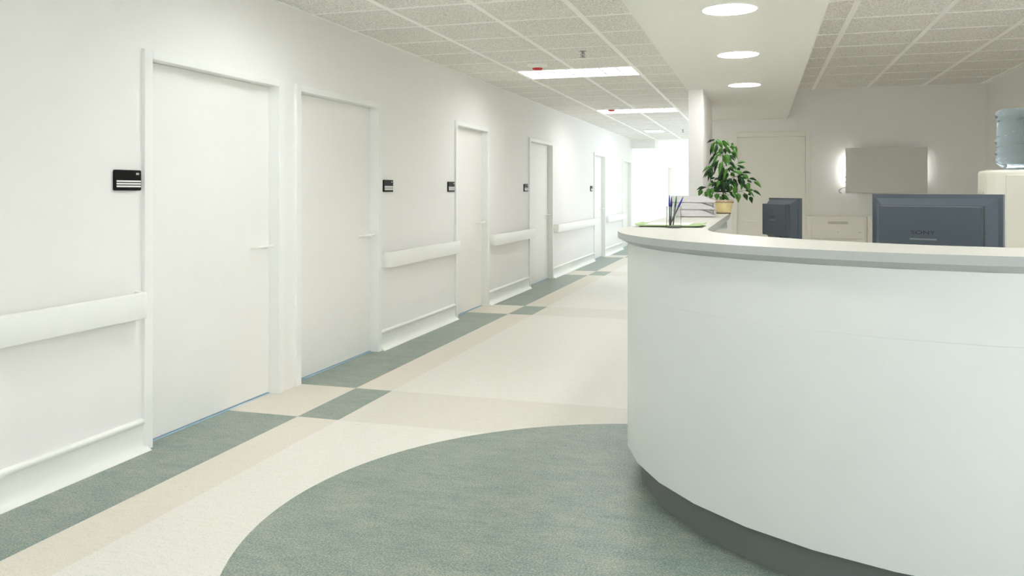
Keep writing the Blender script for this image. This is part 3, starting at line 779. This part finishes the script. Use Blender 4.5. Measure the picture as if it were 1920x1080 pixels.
# stem and branches. local right = image right
th = R(16.7466); RT = Vector((math.cos(th), math.sin(th), 0)); FWD = Vector((-math.sin(th), math.cos(th), 0))
PM = 7.40/1552           # metres per pixel at the plant
def L3(px, py, dep=0):   # crop pixel (6.35x) -> local metres
    X = (px/6.35-57.0)*PM; Z = (160.0-py/6.35)*PM
    return RT*X + FWD*dep + Vector((0, 0, Z))
leaves = [ # base x,y -> tip x,y (in the zoomed crop), width factor, material
 (262,140,192,172,.7,1),(270,150,300,205,1.3,0),(290,140,325,148,.9,0),(250,170,196,262,.8,0),(258,180,224,250,1,1),(240,240,222,318,.8,1),(272,240,258,320,.9,1),
 (300,225,296,270,1,0),(330,150,352,236,1.5,0),(370,150,428,195,.8,1),(372,165,424,250,1.4,0),(345,150,410,220,1,0),(455,205,490,205,1.6,1),(470,215,515,272,.9,0),
 (430,250,478,300,1,1),(485,280,514,368,1.1,1),(400,262,335,290,1,1),(380,240,382,310,1.4,1),(425,300,470,305,1,0),(360,320,400,440,1.9,0),(405,310,470,405,1.1,0),
 (440,325,505,360,.8,1),(330,320,285,330,.8,0),(280,325,214,425,.9,1),(300,385,220,480,1.3,0),(330,400,280,560,1.6,0),(345,410,335,510,1.3,1),(200,450,96,525,1,0),
 (210,480,115,585,1,1),(190,500,150,625,1.1,1),(200,510,190,580,1.7,1),(255,590,203,612,.7,1),(420,400,485,480,1.3,1),(440,480,470,500,1,0),(530,420,610,410,.8,0),
 (545,450,575,485,1.3,1),(500,450,520,495,1.7,0),(430,485,500,530,.9,1),(500,520,560,545,1.8,0),(590,530,680,540,1,1),(605,570,640,605,1.5,0),(640,600,710,630,.9,1),(705,635,770,705,1.4,0),
 (555,555,570,640,1.4,1),(585,650,640,680,.8,1),(640,665,690,765,1.9,0),(600,630,560,730,2.1,0),(690,740,770,800,1,1),(640,740,690,745,.7,0),(490,600,540,720,1.3,1),
 (440,550,360,640,2.1,0),(420,540,300,600,1.5,1),(400,560,290,570,1.2,1),(455,600,400,690,1.8,1),(480,690,440,765,2,0),(530,775,525,880,2,0),(620,775,640,855,1.9,1),(690,815,712,890,1.5,1),(640,780,672,800,.8,1),
 (150,700,70,735,.7,1),(125,735,88,808,1.8,0),(175,715,180,795,2,0),(210,730,208,800,1.5,1),(210,665,155,690,1,0),(250,640,215,690,1,1),(240,790,205,835,1.1,0),(265,780,270,850,2.2,0),
 (320,810,388,915,1.9,0),(345,795,440,870,1.6,0),(410,760,500,840,1.5,1),(460,770,500,835,1.2,1),(300,640,250,700,1.6,1),(330,640,345,740,2,1),(380,650,360,750,2,1),(290,690,300,750,1.9,1),(400,700,430,755,1.5,1),
 (300,300,250,350,.9,1),(350,470,300,590,1.4,1),(360,580,300,650,1.4,1),(545,600,600,640,1,1),(500,640,470,680,.9,0),(420,640,500,660,.8,1),(260,620,240,660,1,1),(330,270,300,320,.8,1),(390,330,440,380,1,0),(260,710,255,760,1.4,1),(350,600,420,640,1.3,1),(565,600,610,700,1.6,1)]
fb = [bmesh.new(), bmesh.new()]
rl = random.Random(3)
for q in list(leaves):
    if rl.random() < .75:
        cx_ = 365; dx_, dy_ = (cx_-q[0])*.10+rl.uniform(-34, 34), rl.uniform(-26, 30); f_ = rl.uniform(.75, 1.05)
        tx, ty = (q[2]-q[0])*f_+rl.uniform(-22, 22), abs(q[3]-q[1])*f_+rl.uniform(0, 26)
        if q[1]+dy_+ty < 850: leaves.append((q[0]+dx_, q[1]+dy_, q[0]+dx_+tx, q[1]+dy_+ty, q[4], 1 if rl.random() < .6 else 0))
for (x0, y0, x1, y1, wf, mi) in leaves:
    rad = abs((x0+x1)/2-360)/400
    dep = rl.uniform(-.10, .10)*(1-.35*rad); d2_ = dep + rl.uniform(-.035, .015)
    A, B = L3(x0, y0, dep), L3(x1, y1, d2_)
    d = (B-A)*1.1; Ln = d.length
    ax = d.normalized(); side = ax.cross(FWD)
    if side.length < .1: side = RT.copy()
    side = (side.normalized()*.9 + FWD*rl.uniform(-.5, .5)).normalized(); nrm = side.cross(ax).normalized()
    wd = max(.0105, .0105*wf + .003)
    bmx = fb[mi]; N_ = 8; rows = []
    droop = Vector((0, 0, 1))*Ln*.10
    for k in range(N_+1):
        t = k/N_; ww = wd*math.sin(math.pi*min(1, t**.8))*(1-.25*t) + .0008
        c = A+d*t+droop*math.sin(math.pi*t)
        rows.append([bmx.verts.new(c-side*ww+nrm*ww*.25), bmx.verts.new(c-nrm*ww*.12), bmx.verts.new(c+side*ww+nrm*ww*.25)])
    for a, b in zip(rows, rows[1:]):
        for j in range(2): bmx.faces.new([a[j], a[j+1], b[j+1], b[j]])
for bmx, m_ in zip(fb, ('leafg', 'leafd')):
    o = obj('foliage', bmx, m_, plant, smooth='full'); md = o.modifiers.new('s', 'SOLIDIFY'); md.thickness = .0006
bm = bmesh.new()
main = [L3(360, 900), L3(358, 780), L3(352, 640), L3(356, 520), L3(352, 380), L3(350, 260), L3(330, 160)]
tube(bm, main, [.005, .0046, .0042, .0036, .003, .0022, .0012], 8)
def br(*ps, r=.0018):
    q = [L3(x, y, rl.uniform(-.02, .02)*i) for i, (x, y) in enumerate(ps)]; tube(bm, q, [r*(1-.6*i/len(q)) for i in range(len(q))], 6)
br((356, 540), (400, 515), (450, 525), (500, 570), (560, 600), (640, 610))
br((354, 760), (420, 800), (500, 770), (600, 755), (660, 790), (700, 815))
br((352, 640), (300, 670), (220, 690), (150, 710), (90, 720))
br((352, 560), (440, 560), (500, 610), (570, 640)); br((354, 440), (300, 470), (230, 495), (190, 470))
br((352, 300), (410, 250), (470, 260), (490, 290)); br((352, 220), (300, 215), (250, 170), (210, 150)); br((340, 180), (400, 150), (440, 200))
br((356, 460), (440, 430), (500, 440), (545, 420)); br((354, 600), (460, 600), (560, 560), (620, 600), (700, 640)); br((356, 800), (320, 790), (290, 770), (250, 775))
br((500, 770), (540, 750), (640, 742), (700, 745)); br((352, 330), (300, 320), (260, 340)); br((356, 850), (370, 800), (420, 760)); br((354, 700), (410, 690), (480, 680))
obj('stem', bm, 'stem', plant, smooth=50)
tag(plant, 'leafy green plant in a yellow pot at the far end of the counter', 'potted plant')
